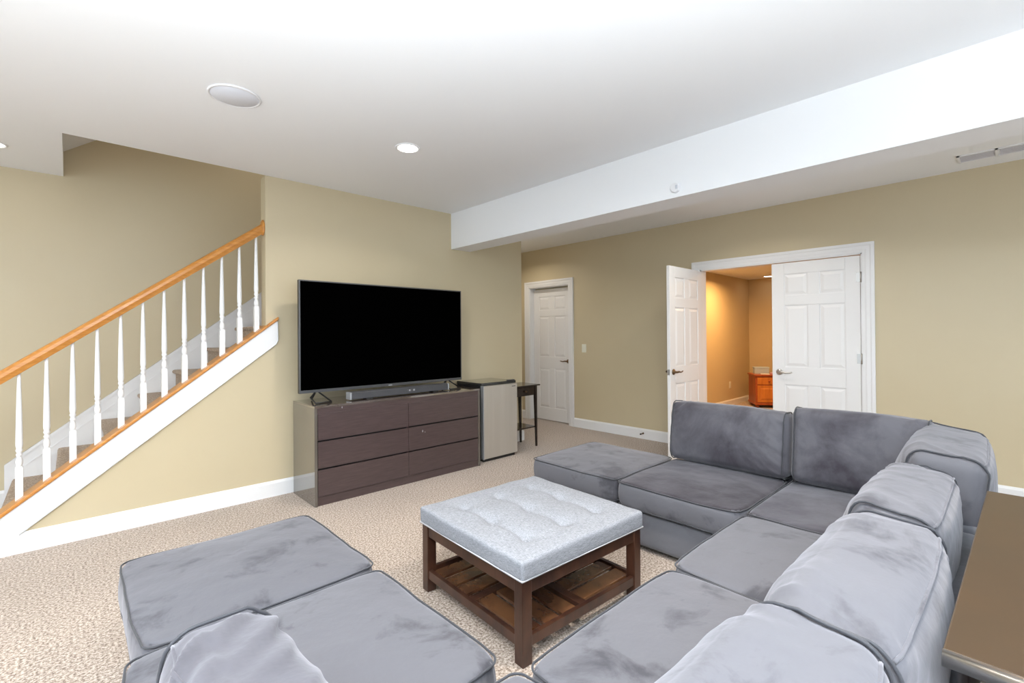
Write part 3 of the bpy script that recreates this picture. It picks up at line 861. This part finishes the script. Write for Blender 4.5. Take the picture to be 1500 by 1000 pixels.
def back_cushion(parent, centre, rz, width, thick, height, seed, material, lean=.18, roll=0.0, slump=0.0, bulge=.045, name='back_cushion', wr=1.0, end_wr=1.0, folds=0.0, **kw):
    """local x = width, +y = front, z up from the seat; piping runs round both end panels"""
    R = Matrix.Translation(centre) @ Matrix.Rotation(rz, 4, 'Z') @ Matrix.Rotation(roll, 4, 'Y') @ Matrix.Rotation(lean, 4, 'X')
    def de(x, y, z, u, v, t):
        f = 1 - abs(u) ** 3
        # pillow section: full in the middle, softer to top and bottom
        s01 = (t + 1) / 2
        y += (bulge * f * math.sin(PI * min(1, max(0, s01 * .95 + .05))) ) * (1 if v > 0 else .7) * math.copysign(1, v) * min(1, abs(v) * 1.5)
        y *= 1 - .10 * s01 * abs(u) ** 4
        z += .022 * f * max(0, t) ** 2 + .016 * abs(u) ** 10 * max(0, t)
        z -= slump * (x / width + .5) * max(0, s01)
        # creases that fan out from the end seams and long drags across the face
        e = abs(u) ** 2.0 * (1 - abs(u) ** 40)
        sx_ = math.copysign(1, u)
        def ridge(p, sh=2.2):
            return (1 - min(1, abs(noise.noise(p)) * sh)) ** 2 - .35
        n1 = ridge(Vector((x * 3.5, z * 13 + x * 10 * sx_ + y * 8, seed)))
        n2 = ridge(Vector((x * 7 + z * 1.5, z * 2.5 + y * 3, seed + 4)), 3.0)
        n3 = noise.noise(Vector((x * 5, z * 5, seed + 9 + y * 4)))
        side = 1.0 if v > -.2 else .45
        amp = wr * side * (.012 * e * end_wr * n1 + .0022 * n2 * f + .009 * n3)
        if folds:
            pp = x + width / 2
            ss = y - (z - height / 2) * (1 if v > -.3 else -1)
            wob = .03 * noise.noise(Vector((x * 4, y * 4, z * 4)))
            for i_, (s_i, wd_) in enumerate(((.06, .016), (.155, .013), (.235, .020), (.36, .015), (.47, .022), (.63, .018))):
                dd_ = (ss + .95 * pp - s_i + wob * (1 + .4 * i_)) / 1.38
                amp += folds * (math.exp(-(dd_ / wd_) ** 2) - .5 * math.exp(-((dd_ - .024) / .016) ** 2)) * min(1, pp / .05) * (.35 + .65 * math.exp(-pp / .22)) * (.35 + .65 * math.exp(-max(0, ss - .06) / .05)) * (1.1 + 1.4 * noise.noise(Vector((s_i * 31, pp * 6, 2.0))))
        y += amp * (1 if v >= 0 else -1) * min(1, abs(v) * 1.3)
        z += amp * .9 * max(0, t)
        return R @ Vector((x, y, z + height / 2))
    V, Fc = grid_box(width, thick, height, min(.055, thick * .3), 84, 20, 44, de)
    c_ = MB().add(V, Fc, True).build(name, material, parent, **kw)
    for sg in (-1, 1):
        pts = []
        for (y, z) in loop_rect(thick / 2 - .001, height / 2 - .001, min(.055, thick * .3), 6, 12):
            x = sg * (width / 2 - .026)
            u, v, t = x / (width / 2), y / (thick / 2), z / (height / 2)
            p = de(x, y, z, u, max(-1, min(1, v)), max(-1, min(1, t)))
            q = de(x, y * 1.03, z * 1.012, u, max(-1, min(1, v)), max(-1, min(1, t)))
            pts.append((p + q) / 2)
        MB().tube(pts, .0042, 6, closed=True).build('piping', M['piping'], c_)
    pts = []
    for i in range(50):
        x = (-.5 + (i + .5) / 50) * (width - .06)
        rr_ = min(.055, thick * .3) * .30
        p = de(x, -thick / 2 + rr_, height / 2 - rr_, x / (width / 2), -1 + rr_ / thick * 2, 1 - rr_ / height * 2)
        pts.append(p)
    MB().tube(pts, .0040, 6).build('seam', material, c_)
    return c_

def back_frame(parent, x0, x1, y0, y1, z1=.555):
    w_, d_, h_ = x1 - x0, y1 - y0, z1 - .03
    def de(x, y, z, u, v, t):
        return ((x0 + x1) / 2 + x, (y0 + y1) / 2 + y, .03 + h_ / 2 + z + .003 * noise.noise(Vector((x * 5, y * 5, 1))))
    V, Fc = grid_box(w_, d_, h_, .02, 14, 6, 10, de)
    MB().add(V, Fc, True).build('back_frame', M['velvet_base'], parent)

# (name, label, seat rectangle, material, crown)
GR = 'grey velvet sectional modules'
def module(name, label, rect, material, seed, crown=.028, inset=.03, cat='sofa'):
    x0, x1, y0, y1 = rect
    e = empty(name, (0, 0, 0), label=label, cat=cat, group=GR)
    base_block(e, x0 + inset, x1 - inset, y0 + inset, y1 - inset)
    seat_cushion(e, x0, x1, y0, y1, seed, material, crown)
    return e
g = .008
left_ott = module('sofa_ottoman', 'square grey velvet ottoman module at the left end of the sectional', (.150, .912, 1.775, 2.535), M['velvet'], 1.3, .034, cat='ottoman')
left_seat = module('sofa_module', 'grey velvet seat module with the slumped loose cushion', (.105, .905, 1.010, 1.755), M['velvet'], 7.7, .034)
near = module('sofa_module', 'corner seat module nearest the camera at the bottom edge', (.105, .918, .175, .960), M['velvet'], 3.1)
mid1 = module('sofa_module', 'light grey velvet seat module right beside the coffee table', (.930, 1.742, .175, .945), M['velvet'], 9.4, .034)
mid2 = module('sofa_module', 'grey velvet seat module between the coffee table and corner', (1.756, 2.520, .175, .950), M['velvet'], 5.2)
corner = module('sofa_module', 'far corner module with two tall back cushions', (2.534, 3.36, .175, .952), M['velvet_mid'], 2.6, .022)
far = module('sofa_module', 'dark velvet seat module facing the stairs', (2.512, 3.30, .966, 1.722), M['velvet_dark'], 8.8, .020)
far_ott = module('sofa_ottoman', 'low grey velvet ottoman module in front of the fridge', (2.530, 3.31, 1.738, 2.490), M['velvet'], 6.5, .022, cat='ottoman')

back_frame(near, .105, .928, .085, .170)
back_frame(mid1, .934, 1.748, .085, .170)
back_frame(mid2, 1.754, 2.526, .085, .170)
back_frame(corner, 2.532, 3.45, .085, .170)
back_frame(corner, 3.365, 3.45, .172, .952)
back_frame(far, 3.365, 3.45, .964, 1.70)

SB = SZ + .012
# row along the right: fronts face +Y; local x runs along +X
back_cushion(near, (.65, .290, SB), 0, .82, .245, .362, 1.0, M['velvet'], lean=.09, bulge=.065, wr=.8)
back_cushion(mid1, (1.412, .280, SB), 0, .79, .235, .360, 2.0, M['velvet'], lean=.12, bulge=.065)
back_cushion(mid2, (2.17, .285, SB), 0, .735, .225, .362, 3.0, M['velvet'], lean=.10, bulge=.05)
back_cushion(corner, (2.99, .245, SB), .02, .80, .265, .405, 4.0, M['velvet'], lean=.13, bulge=.055)
# far row: fronts face -X -> rotate so +y points to -X
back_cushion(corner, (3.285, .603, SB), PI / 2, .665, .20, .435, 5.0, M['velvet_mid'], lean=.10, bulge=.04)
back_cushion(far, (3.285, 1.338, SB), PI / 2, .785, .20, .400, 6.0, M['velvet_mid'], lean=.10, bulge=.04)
# loose cushion sagging on the left seat
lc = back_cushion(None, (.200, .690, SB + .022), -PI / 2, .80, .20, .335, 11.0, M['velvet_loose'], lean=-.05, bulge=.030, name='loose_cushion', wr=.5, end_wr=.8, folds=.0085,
                  label='crumpled grey velvet cushion standing loose on the left seat, bottom edge of the photo', cat='cushion')

# ---------------------------------------------------------------- console cabinet behind the sofa
dk = empty('console_table', (1.16, .09, 0), math.radians(-1.2), label='brown console table with a silver front edge behind the sofa', cat='table')
KL, KD, KH = 1.262, .62, .75
MB().box(0, KL, -KD, 0, KH - .028, KH).build('tabletop', M['desk'], dk, bevel=.003)
MB().tube([(-.004, .0, KH - .014), (-.004, -KD, KH - .014)], .015, 12).build('silver_edge', M['nickel'], dk)
MB().box(.02, KL - .02, -KD + .02, -.055, .09, KH - .028).build('cabinet_body', M['desk_side'], dk)
for k in range(2):
    y0 = -KD + .025 + k * .27
    p_ = MB().box(.004, .020, y0, y0 + .262, .10, KH - .04).build('front_panel', M['desk_side'], dk, bevel=.003)
    MB().lathe([(.006, 0), (.006, -.012), (.013, -.018), (.004, -.024)], (.004, y0 + (.22 if k == 0 else .04), .5), 12, 'x').build('knob', M['nickel'], p_)
for (x, y) in ((.04, -.08), (KL - .06, -.08), (.04, -KD + .04), (KL - .06, -KD + .04)):
    MB().box(x, x + .03, y - .03, y, 0, .09).build('leg', M['desk_side'], dk)
